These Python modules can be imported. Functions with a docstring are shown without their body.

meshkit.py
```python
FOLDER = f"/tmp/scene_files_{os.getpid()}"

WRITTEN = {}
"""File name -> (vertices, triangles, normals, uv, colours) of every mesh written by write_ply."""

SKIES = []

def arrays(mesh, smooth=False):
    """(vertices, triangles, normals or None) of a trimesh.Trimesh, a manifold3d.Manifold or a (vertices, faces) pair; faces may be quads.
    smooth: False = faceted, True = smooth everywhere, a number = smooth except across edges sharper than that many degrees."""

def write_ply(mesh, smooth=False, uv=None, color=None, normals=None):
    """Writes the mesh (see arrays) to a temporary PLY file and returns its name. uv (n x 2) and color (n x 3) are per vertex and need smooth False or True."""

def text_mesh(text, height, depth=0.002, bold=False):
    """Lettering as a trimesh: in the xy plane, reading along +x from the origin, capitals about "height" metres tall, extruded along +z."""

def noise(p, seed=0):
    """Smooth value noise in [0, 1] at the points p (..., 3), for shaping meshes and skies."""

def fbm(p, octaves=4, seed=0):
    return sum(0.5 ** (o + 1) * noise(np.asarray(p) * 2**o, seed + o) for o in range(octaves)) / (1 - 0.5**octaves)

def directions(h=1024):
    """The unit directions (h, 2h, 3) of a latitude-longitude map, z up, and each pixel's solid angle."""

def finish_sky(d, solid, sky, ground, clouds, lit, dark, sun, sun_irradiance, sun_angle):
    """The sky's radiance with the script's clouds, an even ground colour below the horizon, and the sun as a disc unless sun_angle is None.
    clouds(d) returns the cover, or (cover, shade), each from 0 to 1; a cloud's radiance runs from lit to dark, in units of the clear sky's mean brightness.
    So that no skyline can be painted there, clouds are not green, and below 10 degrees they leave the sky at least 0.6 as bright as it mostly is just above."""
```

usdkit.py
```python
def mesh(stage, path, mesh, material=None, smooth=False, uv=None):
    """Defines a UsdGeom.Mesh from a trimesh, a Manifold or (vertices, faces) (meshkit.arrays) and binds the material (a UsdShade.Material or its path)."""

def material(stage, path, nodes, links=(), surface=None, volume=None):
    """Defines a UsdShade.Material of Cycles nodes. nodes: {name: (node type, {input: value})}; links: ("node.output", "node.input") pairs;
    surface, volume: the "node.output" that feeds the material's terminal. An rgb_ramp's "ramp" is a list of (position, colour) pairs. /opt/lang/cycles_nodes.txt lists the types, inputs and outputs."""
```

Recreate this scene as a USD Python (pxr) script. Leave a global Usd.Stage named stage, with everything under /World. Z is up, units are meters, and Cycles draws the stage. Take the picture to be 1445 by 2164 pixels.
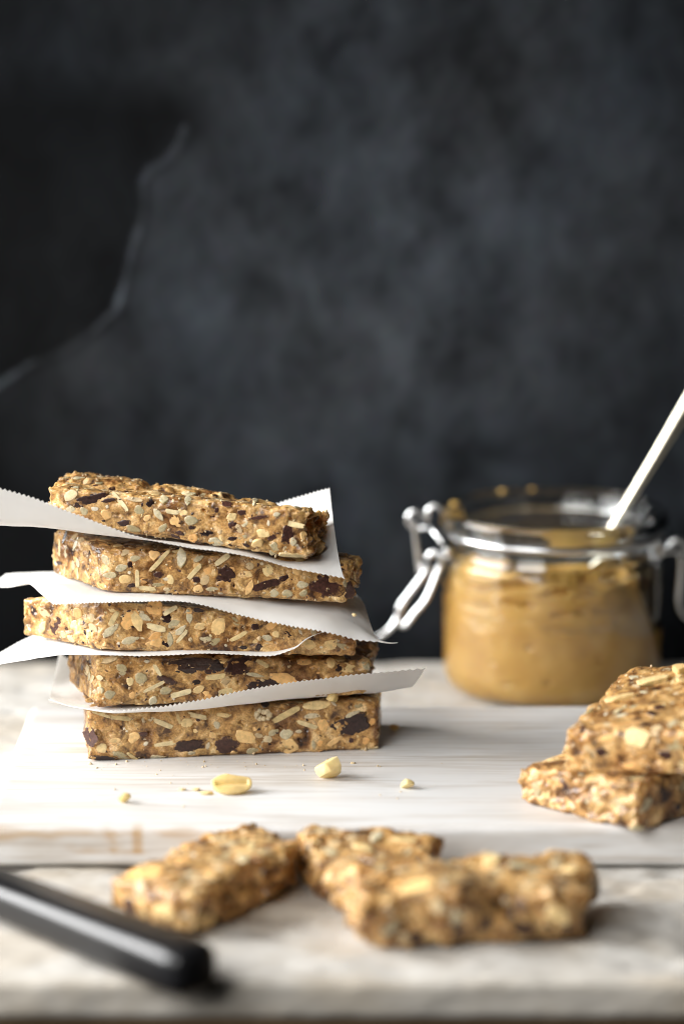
import math
import numpy as np
import trimesh
import shapely
from scipy.interpolate import RectBivariateSpline, PchipInterpolator, CubicSpline
from scipy.spatial import cKDTree
from pxr import Gf, Sdf, Usd, UsdGeom, UsdLux, UsdShade, Vt
import usdkit
from meshkit import fbm, noise

stage = Usd.Stage.CreateInMemory()
UsdGeom.SetStageUpAxis(stage, 'Z')
UsdGeom.SetStageMetersPerUnit(stage, 1.0)
world = UsdGeom.Xform.Define(stage, '/World')
stage.SetDefaultPrim(world.GetPrim())
UsdGeom.Scope.Define(stage, '/World/Looks')
rng = np.random.default_rng(7)

# ---------------------------------------------------------------- camera, lamps
CAM = np.array([0.0, -1.0, 0.307])
TILT = math.radians(11.33)
F, SENSOR, PW, PH = 100.0, 24.0, 1445.0, 2164.0
FPX = F / SENSOR * PW
FWD = np.array([0, math.cos(TILT), -math.sin(TILT)])
UP = np.array([0, math.sin(TILT), math.cos(TILT)])
RIGHT = np.array([1.0, 0, 0])
cam = UsdGeom.Camera.Define(stage, '/World/camera')
cam.AddTransformOp().Set(Gf.Matrix4d(*RIGHT, 0, *UP, 0, *(-FWD), 0, *CAM, 1))
cam.CreateFocalLengthAttr(F)
cam.CreateHorizontalApertureAttr(SENSOR)
cam.CreateVerticalApertureAttr(SENSOR * 1024 / 683)
cam.CreateClippingRangeAttr(Gf.Vec2f(0.05, 20))
cam.CreateFStopAttr(3.45)
cam.CreateFocusDistanceAttr(1.027)
cam.CreateExposureAttr(0.38)


def aim(prim, eye, target):
    eye, target = np.array(eye, float), np.array(target, float)
    z = eye - target
    z /= np.linalg.norm(z)
    x = np.cross([0, 0, 1.0], z)
    x /= np.linalg.norm(x)
    y = np.cross(z, x)
    prim.AddTransformOp().Set(Gf.Matrix4d(*x, 0, *y, 0, *z, 0, *eye, 1))


def lamp(name, eye, target, w, h, power, color):
    l = UsdLux.RectLight.Define(stage, '/World/' + name)
    aim(l, eye, target)
    l.CreateWidthAttr(w)
    l.CreateHeightAttr(h)
    l.CreateIntensityAttr(power)
    l.CreateColorAttr(Gf.Vec3f(*color))


lamp('window_light', (-1.35, -0.03, 0.62), (0.0, 0.0, 0.05), 1.15, 0.95, 16.8, (1.0, 0.998, 0.99))
lamp('room_light', (-0.80, -1.25, 1.0), (0.0, 0.0, 0.05), 1.0, 0.8, 7.8, (1.0, 0.99, 0.965))


def ray(px, py):
    d = FWD * FPX + RIGHT * (px - PW / 2) - UP * (py - PH / 2)
    return d / np.linalg.norm(d)


def P(px, py, Y):
    d = ray(px, py)
    return CAM + d * ((Y - CAM[1]) / d[1])


def Pz(px, py, z):
    d = ray(px, py)
    return CAM + d * ((z - CAM[2]) / d[2])


def Pxz(px, Y, z):
    """the point of depth Y and height z that stands at picture column px"""
    depth = (Y - CAM[1]) * FWD[1] + (z - CAM[2]) * FWD[2]
    return np.array([(px - PW / 2) / FPX * depth, Y, z])


# ---------------------------------------------------------------- helpers
used = {}


def path_for(name, parent=None):
    base = (str(parent.GetPath()) if parent is not None else '/World') + '/' + name
    n = used.get(base, -1) + 1
    used[base] = n
    return base if n == 0 else f'{base}_{n:03d}'


def tag(prim, label=None, cat=None, group=None, kind=None):
    prim = prim.GetPrim() if hasattr(prim, 'GetPrim') else prim
    for k, v in (('label', label), ('category', cat), ('group', group), ('kind', kind)):
        if v:
            prim.SetCustomDataByKey(k, v)
    return prim


def thing(name, label, cat, group=None, loc=(0, 0, 0)):
    x = UsdGeom.Xform.Define(stage, path_for(name))
    x.AddTranslateOp().Set(Gf.Vec3d(*map(float, loc)))
    tag(x, label, cat, group)
    return x.GetPrim()


def offset_of(parent):
    p, t = parent, np.zeros(3)
    while p and p.GetPath() != Sdf.Path('/World'):
        a = p.GetAttribute('xformOp:translate')
        if a and a.Get() is not None:
            t += np.array(a.Get())
        p = p.GetParent()
    return t


def obj(name, mesh, mat, parent=None, smooth=True, vcol=None):
    """one Mesh prim; the mesh comes in world coordinates"""
    if isinstance(mesh, (tuple, list)):
        v, f = np.array(mesh[0], float), np.asarray(mesh[1])
    else:
        v, f = np.array(mesh.vertices, float), np.asarray(mesh.faces)
    if parent is not None:
        v = v - offset_of(parent)
    m = usdkit.mesh(stage, path_for(name, parent), (v, f), mat, smooth=smooth)
    if vcol is not None:
        pv = UsdGeom.PrimvarsAPI(m).CreatePrimvar('tone', Sdf.ValueTypeNames.Color3fArray, 'vertex')
        vcol = np.asarray(vcol, np.float32)
        if vcol.ndim == 1:
            vcol = np.repeat(vcol[:, None], 3, 1)
        pv.Set(Vt.Vec3fArray.FromNumpy(np.ascontiguousarray(vcol)))
    return m.GetPrim()


def mat(name, nodes, links, surface='p.BSDF'):
    return usdkit.material(stage, '/World/Looks/' + name, nodes, links, surface=surface)


def rbox(L, W, H, res, r):
    """a rounded box as a fine grid: vertices in [0,L]x[0,W]x[0,H], faces"""
    dims = np.array([L, W, H])
    n = np.maximum(2, np.round(dims / res).astype(int))
    V, FC, base = [], [], 0
    for ax in range(3):
        a, b = (ax + 1) % 3, (ax + 2) % 3
        for side in (0, 1):
            ga, gb = np.meshgrid(np.linspace(0, 1, n[a] + 1), np.linspace(0, 1, n[b] + 1), indexing='ij')
            p = np.zeros(ga.shape + (3,))
            p[..., a], p[..., b], p[..., ax] = ga, gb, side
            idx = np.arange(ga.size).reshape(ga.shape) + base
            q = np.stack([idx[:-1, :-1], idx[1:, :-1], idx[1:, 1:], idx[:-1, 1:]], -1).reshape(-1, 4)
            if side == 0:
                q = q[:, ::-1]
            V.append(p.reshape(-1, 3))
            FC += [q[:, [0, 1, 2]], q[:, [0, 2, 3]]]
            base += ga.size
    V, FC = np.vstack(V), np.vstack(FC)
    key = np.round(V * 1e6).astype(np.int64)
    _, first, inv = np.unique(key, axis=0, return_index=True, return_inverse=True)
    V, FC = V[first] * dims, inv.ravel()[FC]
    inner = np.clip(V, r, dims - r)
    d = V - inner
    ln = np.linalg.norm(d, axis=1, keepdims=True)
    # spread the rounding: points on the rim keep to the sphere of radius r
    V = np.where(ln > 1e-9, inner + d / np.maximum(ln, 1e-9) * r, V)
    return V, FC


def grid_sheet(G, thickness=0.0001):
    """a sheet with a thickness from a grid of points (n, m, 3)"""
    n, m = G.shape[:2]
    du, dv = np.gradient(G, axis=0), np.gradient(G, axis=1)
    N = np.cross(du, dv)
    N /= np.linalg.norm(N, axis=2, keepdims=True) + 1e-15
    V = np.vstack([(G + N * thickness / 2).reshape(-1, 3), (G - N * thickness / 2).reshape(-1, 3)])
    idx = np.arange(n * m).reshape(n, m)
    q = np.stack([idx[:-1, :-1], idx[1:, :-1], idx[1:, 1:], idx[:-1, 1:]], -1).reshape(-1, 4)
    top = np.vstack([q[:, [0, 1, 2]], q[:, [0, 2, 3]]])
    bot = top[:, ::-1] + n * m
    rim = np.concatenate([idx[:, 0], idx[-1, 1:], idx[-2::-1, -1], idx[0, -2::-1]])
    a, b = rim[:-1], rim[1:]
    side = np.vstack([np.stack([a, b, b + n * m], 1), np.stack([a, b + n * m, a + n * m], 1)])[:, ::-1]
    return V, np.vstack([top, bot, side])


def tube(points, radius, sides=14, n=60, closed=False):
    """a smooth wire through the points"""
    pts = np.asarray(points, float)
    if len(pts) > 2:
        t = np.concatenate([[0], np.cumsum(np.linalg.norm(np.diff(pts, axis=0), axis=1))])
        pts = CubicSpline(t, pts, bc_type='periodic' if closed else 'natural')(np.linspace(0, t[-1], n))
    rad = np.broadcast_to(radius, (len(pts),)) if np.ndim(radius) == 0 else np.interp(np.linspace(0, 1, len(pts)), np.linspace(0, 1, len(radius)), radius)
    T = np.gradient(pts, axis=0)
    T /= np.linalg.norm(T, axis=1, keepdims=True)
    a = np.cross(T[0], [0.3, 0.5, 0.81])
    rows = []
    for i in range(len(pts)):
        a = a - T[i] * (a @ T[i])
        a /= np.linalg.norm(a)
        b = np.cross(T[i], a)
        ang = np.arange(sides) / sides * 2 * np.pi
        rows.append(pts[i] + rad[i] * (np.cos(ang)[:, None] * a + np.sin(ang)[:, None] * b))
    V = np.vstack(rows)
    i, j = np.meshgrid(np.arange(len(pts) - 1), np.arange(sides), indexing='ij')
    q = np.stack([i * sides + j, i * sides + (j + 1) % sides, (i + 1) * sides + (j + 1) % sides, (i + 1) * sides + j], -1).reshape(-1, 4)
    FC = np.vstack([q[:, [0, 1, 2]], q[:, [0, 2, 3]]])
    if not closed:
        V = np.vstack([V, pts[0], pts[-1]])
        k, e = np.arange(sides), (len(pts) - 1) * sides
        FC = np.vstack([FC, np.stack([(k + 1) % sides, k, np.full(sides, len(V) - 2)], 1), np.stack([e + k, e + (k + 1) % sides, np.full(sides, len(V) - 1)], 1)])
    return V, FC


def join(parts):
    V, FC, b = [], [], 0
    for v, f in parts:
        V.append(np.asarray(v))
        FC.append(np.asarray(f) + b)
        b += len(v)
    return np.vstack(V), np.vstack(FC)


def revolve(profile, center, seg=128, jitter=None):
    """a closed profile of (r, z) turned about the vertical through center"""
    pr = np.asarray(profile, float)
    th = np.arange(seg) / seg * 2 * np.pi
    V = np.stack([np.outer(np.cos(th), pr[:, 0]), np.outer(np.sin(th), pr[:, 0]), np.broadcast_to(pr[:, 1], (seg, len(pr)))], -1)
    V = V.reshape(-1, 3) + center
    k = len(pr)
    i, j = np.meshgrid(np.arange(seg), np.arange(k - 1), indexing='ij')
    a = i * k + j
    b = ((i + 1) % seg) * k + j
    q = np.stack([a, b, b + 1, a + 1], -1).reshape(-1, 4)
    return V, np.vstack([q[:, [0, 1, 2]], q[:, [0, 2, 3]]])


# ---------------------------------------------------------------- materials
def ramp(*stops):
    return {'ramp': list(stops)}


M = {}
M['backdrop'] = mat('backdrop', {
    'a': ('attribute', {'attribute': 'tone'}),
    'g': ('geometry', {}),
    'n': ('noise_texture', {'scale': 420.0, 'detail': 3.0}),
    'm': ('mix', {'mix_type': 'multiply', 'fac': 0.35}),
    'b': ('bump', {'strength': 0.4, 'distance': 0.0006}),
    'p': ('principled_bsdf', {'roughness': 0.82, 'specular_ior_level': 0.08})},
    [('g.position', 'n.vector'), ('a.color', 'm.color1'), ('n.color', 'm.color2'), ('m.color', 'p.base_color'), ('n.fac', 'b.height'), ('b.normal', 'p.normal')])


def white_wood(name, white, bare, grain, gdepth, rough, streak, s1=(14.0, 420.0, 420.0), s2=(9.0, 60.0, 60.0)):
    return mat(name, {
        'g': ('geometry', {}),
        'map': ('mapping', {'scale': s1}),
        'n1': ('noise_texture', {'scale': 1.0, 'detail': 4.0, 'roughness': 0.6, 'distortion': 0.3}),
        'r1': ('rgb_ramp', ramp((0.3, grain), (0.48, white), (1.0, white))),
        'map2': ('mapping', {'scale': s2}),
        'n2': ('noise_texture', {'scale': 1.0, 'detail': 5.0, 'roughness': 0.62, 'distortion': 0.6}),
        'r2': ('rgb_ramp', ramp((0.30, streak), (0.55, (1, 1, 1)), (1.0, (1, 1, 1)))),
        'mul': ('mix', {'mix_type': 'multiply', 'fac': 1.0}),
        'a': ('attribute', {'attribute': 'tone'}),
        'mix': ('mix', {'mix_type': 'mix', 'color2': bare}),
        'b': ('bump', {'strength': 0.55, 'distance': gdepth}),
        'p': ('principled_bsdf', {'roughness': rough, 'specular_ior_level': 0.35})},
        [('g.position', 'map.vector'), ('map.vector', 'n1.vector'), ('n1.fac', 'r1.fac'), ('g.position', 'map2.vector'), ('map2.vector', 'n2.vector'), ('n2.fac', 'r2.fac'),
         ('r1.color', 'mul.color1'), ('r2.color', 'mul.color2'), ('mul.color', 'mix.color1'), ('a.fac', 'mix.fac'), ('mix.color', 'p.base_color'),
         ('n1.fac', 'b.height'), ('b.normal', 'p.normal')])


M['board'] = white_wood('whitewashed_board', (0.64, 0.637, 0.632), (0.42, 0.27, 0.13), (0.48, 0.44, 0.40), 0.0003, 0.5, (0.76, 0.70, 0.63))
M['table'] = white_wood('whitewashed_table', (0.515, 0.495, 0.46), (0.40, 0.33, 0.24), (0.46, 0.43, 0.39), 0.0012, 0.75, (0.87, 0.83, 0.77), (130.0, 260.0, 260.0), (48.0, 62.0, 62.0))
M['table_brown'] = mat('brown_wood', {
    'g': ('geometry', {}), 'map': ('mapping', {'scale': (20.0, 300.0, 300.0)}), 'n': ('noise_texture', {'scale': 1.0, 'detail': 4.0}),
    'r': ('rgb_ramp', ramp((0.3, (0.09, 0.05, 0.02)), (0.7, (0.24, 0.15, 0.07)))), 'p': ('principled_bsdf', {'roughness': 0.6})},
    [('g.position', 'map.vector'), ('map.vector', 'n.vector'), ('n.fac', 'r.fac'), ('r.color', 'p.base_color')])

M['dough'] = mat('sticky_oat_dough', {
    'g': ('geometry', {}),
    'n1': ('noise_texture', {'scale': 210.0, 'detail': 4.0, 'roughness': 0.62, 'distortion': 0.5}),
    'r1': ('rgb_ramp', ramp((0.33, (0.075, 0.037, 0.019)), (0.43, (0.29, 0.160, 0.056)), (0.55, (0.53, 0.318, 0.115)), (0.70, (0.82, 0.59, 0.31)))),
    'n3': ('noise_texture', {'scale': 1500.0, 'detail': 2.0, 'roughness': 0.7}),
    'r3': ('rgb_ramp', ramp((0.30, (0.62, 0.56, 0.50)), (0.5, (0.98, 0.98, 0.98)), (0.70, (1.25, 1.24, 1.22)))),
    'mul': ('mix', {'mix_type': 'multiply', 'fac': 1.0}),
    'n4': ('noise_texture', {'scale': 110.0, 'detail': 2.0}),
    'r4': ('rgb_ramp', ramp((0.33, (0.40, 0.30, 0.27)), (0.45, (1.0, 0.92, 0.86)), (0.6, (1.0, 1.0, 1.0)))),
    'mul2': ('mix', {'mix_type': 'multiply', 'fac': 1.0}),
    'v': ('voronoi_texture', {'scale': 700.0, 'randomness': 1.0}),
    'hadd': ('math', {'math_type': 'multiply_add', 'value2': 0.5}),
    'b': ('bump', {'strength': 0.6, 'distance': 0.00022}),
    'rr': ('map_range', {'from_min': 0.3, 'from_max': 0.7, 'to_min': 0.22, 'to_max': 0.46}),
    'p': ('principled_bsdf', {'specular_ior_level': 0.5, 'subsurface_weight': 0.18, 'subsurface_scale': 0.0018, 'subsurface_radius': (1.0, 0.6, 0.3)})},
    [('g.position', 'n1.vector'), ('g.position', 'n3.vector'), ('g.position', 'n4.vector'), ('g.position', 'v.vector'), ('n1.fac', 'r1.fac'), ('n3.fac', 'r3.fac'), ('n4.fac', 'r4.fac'),
     ('r1.color', 'mul.color1'), ('r3.color', 'mul.color2'), ('mul.color', 'mul2.color1'), ('r4.color', 'mul2.color2'), ('mul2.color', 'p.base_color'),
     ('v.distance', 'hadd.value1'), ('n3.fac', 'hadd.value3'), ('hadd.value', 'b.height'), ('n4.fac', 'rr.value'), ('rr.result', 'p.roughness'), ('b.normal', 'p.normal')])


def piece_mat(name, dark, light, rough, nscale=500.0, sss=0.15, contrast=0.35, bumpd=0.0001, spec=0.45):
    return mat(name, {
        'g': ('geometry', {}), 'oi': ('object_info', {}),
        'r': ('rgb_ramp', ramp((0.0, dark), (1.0, light))),
        'n': ('noise_texture', {'scale': nscale, 'detail': 3.0, 'roughness': 0.6}),
        'rn': ('rgb_ramp', ramp((0.3, (1 - contrast,) * 3), (0.6, (1, 1, 1)))),
        'm': ('mix', {'mix_type': 'multiply', 'fac': 1.0}),
        'a': ('attribute', {'attribute': 'tone'}),
        'n5': ('noise_texture', {'scale': 1400.0, 'detail': 2.0}),
        'ad': ('math', {'math_type': 'multiply_add', 'value2': 0.9, 'value3': -0.45}),
        'sm': ('math', {'math_type': 'add'}),
        'mr': ('map_range', {'range_type': 'smoothstep', 'from_min': 0.35, 'from_max': 0.75, 'to_min': 0.0, 'to_max': 0.85, 'clamp': True}),
        'x': ('mix', {'mix_type': 'mix', 'color2': (0.34, 0.19, 0.065)}),
        'b': ('bump', {'strength': 0.6, 'distance': bumpd}),
        'p': ('principled_bsdf', {'roughness': rough, 'specular_ior_level': spec, 'subsurface_weight': sss, 'subsurface_scale': 0.002, 'subsurface_radius': (1.0, 0.6, 0.3)})},
        [('oi.random', 'r.fac'), ('g.position', 'n.vector'), ('n.fac', 'rn.fac'), ('r.color', 'm.color1'), ('rn.color', 'm.color2'), ('m.color', 'x.color1'), ('g.position', 'n5.vector'), ('n5.fac', 'ad.value1'), ('ad.value', 'sm.value1'), ('a.fac', 'sm.value2'), ('sm.value', 'mr.value'), ('mr.result', 'x.fac'), ('x.color', 'p.base_color'), ('n.fac', 'b.height'), ('b.normal', 'p.normal')])


M['peanut'] = piece_mat('roasted_peanut', (0.84, 0.43, 0.14), (0.90, 0.66, 0.31), 0.42)
M['seed'] = piece_mat('sunflower_kernel', (0.44, 0.33, 0.16), (0.76, 0.62, 0.38), 0.28, 900.0, 0.3)
M['sliver'] = piece_mat('almond_sliver', (0.74, 0.54, 0.24), (0.86, 0.70, 0.40), 0.5)
M['date'] = piece_mat('dried_date', (0.016, 0.008, 0.008), (0.075, 0.030, 0.022), 0.28, 900.0, 0.0, 0.6, 0.0003, 0.5)
M['oat'] = piece_mat('rolled_oat', (0.55, 0.37, 0.18), (0.72, 0.55, 0.32), 0.6)
M['brown'] = piece_mat('brown_husk', (0.20, 0.10, 0.04), (0.42, 0.24, 0.10), 0.45)
M['fleck'] = piece_mat('pale_fleck', (0.62, 0.48, 0.28), (0.82, 0.72, 0.54), 0.45)
M['loose_peanut'] = piece_mat('blanched_peanut', (0.72, 0.49, 0.20), (0.80, 0.60, 0.30), 0.45, 260.0, 0.25, 0.22)
M['paper'] = mat('baking_paper', {
    'g': ('geometry', {}), 'n': ('noise_texture', {'scale': 220.0, 'detail': 6.0, 'roughness': 0.6}), 'b': ('bump', {'strength': 0.4, 'distance': 0.00035}),
    'd': ('principled_bsdf', {'base_color': (0.92, 0.915, 0.91), 'roughness': 0.55, 'specular_ior_level': 0.3}),
    't': ('translucent_bsdf', {'color': (0.88, 0.87, 0.84)}),
    'x': ('mix_closure', {'fac': 0.46})},
    [('g.position', 'n.vector'), ('n.fac', 'b.height'), ('b.normal', 'd.normal'), ('d.BSDF', 'x.closure1'), ('t.BSDF', 'x.closure2')], surface='x.closure')
M['glass'] = mat('jar_glass', {'p': ('principled_bsdf', {'base_color': (0.97, 0.985, 0.975), 'roughness': 0.0, 'ior': 1.5, 'transmission_weight': 1.0})}, [])
M['butter'] = mat('peanut_butter', {
    'g': ('geometry', {}),
    'n': ('noise_texture', {'scale': 70.0, 'detail': 3.0}),
    'r': ('rgb_ramp', ramp((0.3, (0.52, 0.29, 0.068)), (0.55, (0.61, 0.36, 0.095)), (0.75, (0.70, 0.45, 0.145)))),
    'n2': ('noise_texture', {'scale': 600.0, 'detail': 2.0}),
    'b': ('bump', {'strength': 0.4, 'distance': 0.0003}),
    'p': ('principled_bsdf', {'roughness': 0.35, 'specular_ior_level': 0.45, 'subsurface_weight': 0.15, 'subsurface_scale': 0.003, 'subsurface_radius': (1.0, 0.6, 0.3)})},
    [('g.position', 'n.vector'), ('n.fac', 'r.fac'), ('r.color', 'p.base_color'), ('g.position', 'n2.vector'), ('n2.fac', 'b.height'), ('b.normal', 'p.normal')])
M['wire'] = mat('bright_steel', {'p': ('principled_bsdf', {'base_color': (0.82, 0.83, 0.84), 'metallic': 1.0, 'roughness': 0.22})}, [])
M['silver'] = mat('polished_spoon', {'p': ('principled_bsdf', {'base_color': (0.95, 0.89, 0.72), 'metallic': 1.0, 'roughness': 0.25})}, [])
M['handle'] = mat('black_handle', {
    'g': ('geometry', {}), 'n': ('noise_texture', {'scale': 500.0, 'detail': 3.0}),
    'b': ('bump', {'strength': 0.15, 'distance': 0.0001}),
    'p': ('principled_bsdf', {'base_color': (0.010, 0.010, 0.011), 'roughness': 0.28, 'specular_ior_level': 0.5})},
    [('g.position', 'n.vector'), ('n.fac', 'b.height'), ('b.normal', 'p.normal')])

# ---------------------------------------------------------------- backdrop
def turned(p, octaves, seed):
    """fbm whose octaves are each turned, so that no lattice shows"""
    r_ = np.random.default_rng(seed)
    out, p = 0, np.asarray(p, float)
    for o in range(octaves):
        for _ in range(2):
            Q, _r = np.linalg.qr(r_.normal(size=(3, 3)))
            out = out + 0.5 ** (o + 1) * 0.5 * noise((p * 2 ** o) @ Q + r_.uniform(0, 90, 3), seed + o)
    out = out / (1 - 0.5 ** octaves)
    return 0.5 + (out - 0.5) * 1.35


YW = 0.228
xs, zs = np.arange(-0.30, 0.3001, 0.0015), np.arange(-0.06, 0.4201, 0.0015)
gx, gz = np.meshgrid(xs, zs, indexing='ij')
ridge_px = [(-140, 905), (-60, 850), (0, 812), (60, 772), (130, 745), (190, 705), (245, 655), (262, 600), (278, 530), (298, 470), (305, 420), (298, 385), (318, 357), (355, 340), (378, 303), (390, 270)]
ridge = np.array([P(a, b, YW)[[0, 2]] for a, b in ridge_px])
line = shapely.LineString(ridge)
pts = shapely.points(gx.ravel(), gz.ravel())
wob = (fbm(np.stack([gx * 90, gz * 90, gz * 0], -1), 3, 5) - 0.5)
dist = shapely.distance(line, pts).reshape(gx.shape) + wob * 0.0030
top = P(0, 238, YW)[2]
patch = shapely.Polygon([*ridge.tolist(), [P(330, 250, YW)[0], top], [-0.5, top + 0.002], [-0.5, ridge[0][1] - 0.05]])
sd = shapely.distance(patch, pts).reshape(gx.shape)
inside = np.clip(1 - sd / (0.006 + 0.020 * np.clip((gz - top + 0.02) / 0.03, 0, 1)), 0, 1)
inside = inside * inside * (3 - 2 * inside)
Pn = np.stack([gx, gz, np.zeros_like(gx)], -1)
warp = np.stack([turned(Pn * 30, 2, 51), turned(Pn * 30 + 5, 2, 52), 0 * gx], -1) - 0.5
big = turned(Pn * 11 + 3.1, 3, 11)
mid = 0.6 * turned((Pn + warp * 0.02) * [62, 48, 1], 5, 21) + 0.4 * turned(Pn * 24, 3, 23)
fine = turned(Pn * 190, 3, 31)
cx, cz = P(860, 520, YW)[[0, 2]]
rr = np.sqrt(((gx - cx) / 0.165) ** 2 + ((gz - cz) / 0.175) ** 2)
vignette = np.clip(1.42 - 1.12 * rr + 0.8 * (big - 0.5), 0.0, 1.3)          # bright middle, dark corners: vignette painted into the slate colour, plus random mottling
tone = 0.0032 + vignette * (0.013 + 0.060 * np.clip(mid * 1.9 - 0.62, 0, 1) + 0.022 * (fine - 0.5))
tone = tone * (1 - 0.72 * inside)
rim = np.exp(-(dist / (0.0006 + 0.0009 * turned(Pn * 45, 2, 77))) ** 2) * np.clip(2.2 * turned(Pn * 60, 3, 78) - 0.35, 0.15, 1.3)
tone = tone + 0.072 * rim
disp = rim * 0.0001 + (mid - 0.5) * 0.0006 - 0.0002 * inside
tint = np.array([0.86, 1.0, 1.20]) + (fbm(Pn * 16 + 7, 2, 41)[..., None] - 0.5) * np.array([0.10, 0, -0.14])
G = np.stack([gx, YW - disp, gz], -1)
n, m = gx.shape
idx = np.arange(n * m).reshape(n, m)
q = np.stack([idx[:-1, :-1], idx[1:, :-1], idx[1:, 1:], idx[:-1, 1:]], -1).reshape(-1, 4)
front = np.vstack([q[:, [0, 1, 2]], q[:, [0, 2, 3]]])
slab = trimesh.creation.box(extents=(0.60, 0.012, 0.48))
slab.apply_translation((0.0, YW + 0.0082, 0.18))
bd = stage.GetPrimAtPath('/World')
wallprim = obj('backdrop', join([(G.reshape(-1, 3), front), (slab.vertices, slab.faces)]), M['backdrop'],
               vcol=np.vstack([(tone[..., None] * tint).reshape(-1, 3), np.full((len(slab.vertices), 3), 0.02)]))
tag(wallprim, kind='structure')

# ---------------------------------------------------------------- table and board
TF, TB = -0.187, 0.203
tv, tf = rbox(0.66, TB - TF, 0.0125, 0.0016, 0.0022)
tv = tv + [-0.33, TF, -0.0125]
rough_ = fbm(tv * [60, 110, 110], 4, 3) - 0.5
pits = np.clip(fbm(tv * [45, 70, 70] + 9, 3, 8) - 0.60, 0, 1)
topside = np.clip((tv[:, 2] + 0.006) / 0.006, 0, 1)
frontside = np.exp(-((tv[:, 1] - TF) / 0.003) ** 2)
tv = tv + np.stack([0 * rough_, -frontside * rough_ * 0.0022, topside * (rough_ * 0.0022 - pits * 0.007 - 0.0005)], -1)
tv[:, 2] = np.minimum(tv[:, 2], 0.0003)
wear = np.clip((fbm(tv * [30, 75, 75] + 2, 4, 17) - 0.52) * 3.2, 0, 0.38) * (0.35 + 0.65 * topside) + 0.40 * frontside * (0.7 + 0.6 * rough_)
table = thing('table', 'rough whitewashed wooden table under the white board', 'table')
obj('tabletop', (tv, tf), M['table'], table, vcol=np.clip(wear, 0, 1))
ap = rbox(0.64, 0.36, 0.05, 0.02, 0.002)
obj('table_frame', (ap[0] + [-0.32, TF + 0.004, -0.063], ap[1]), M['table_brown'], table, smooth=30)

ZB = 0.015
BX0, BX1, BF, BB = -0.1215, 0.205, -0.0815, 0.0745
bv, bf_ = rbox(BX1 - BX0, BB - BF, ZB - 0.0004, 0.0011, 0.0034)
bv = bv + [BX0, BF, 0.0004]
lump = fbm(bv * [35, 90, 90], 3, 12) - 0.5
bfront = np.exp(-np.clip(bv[:, 1] - BF, 0, 1) / 0.0022)
bleft = np.exp(-np.clip(bv[:, 0] - BX0, 0, 1) / 0.002)
bv = bv + np.stack([bleft * lump * 0.0012, -bfront * lump * 0.0012, lump * 0.00035 * (bv[:, 2] > 0.006)], -1)
w1 = np.clip((fbm(bv * [38, 160, 160] + 4, 4, 19) - 0.50) * 4.5, 0, 0.8)
leftish = np.clip((-0.035 - bv[:, 0]) / 0.03, 0, 1)
wear = w1 * bfront * (0.25 + 0.75 * leftish)
wear += 0.10 * np.clip((fbm(bv * [14, 120, 120] + 6, 4, 29) - 0.5) * 4, 0, 1)
pp = P(290, 1772, BF)
wear += 0.75 * np.exp(-((bv[:, 0] - pp[0] + 0.0006 * lump) / 0.0019) ** 4) * bfront * (np.abs(bv[:, 2] - pp[2]) < 0.0050)
pp = P(235, 1762, BF)
wear += 0.5 * np.exp(-((bv[:, 0] - pp[0]) / 0.003) ** 2) * bfront * np.clip((fbm(bv * 300, 2, 3) - 0.4) * 5, 0, 1) * (bv[:, 2] > 0.006)
board = obj('serving_board', (bv, bf_), M['board'], vcol=np.clip(wear, 0, 1))
tag(board, 'whitewashed wooden serving board carrying the stack of bars', 'board')


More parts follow.
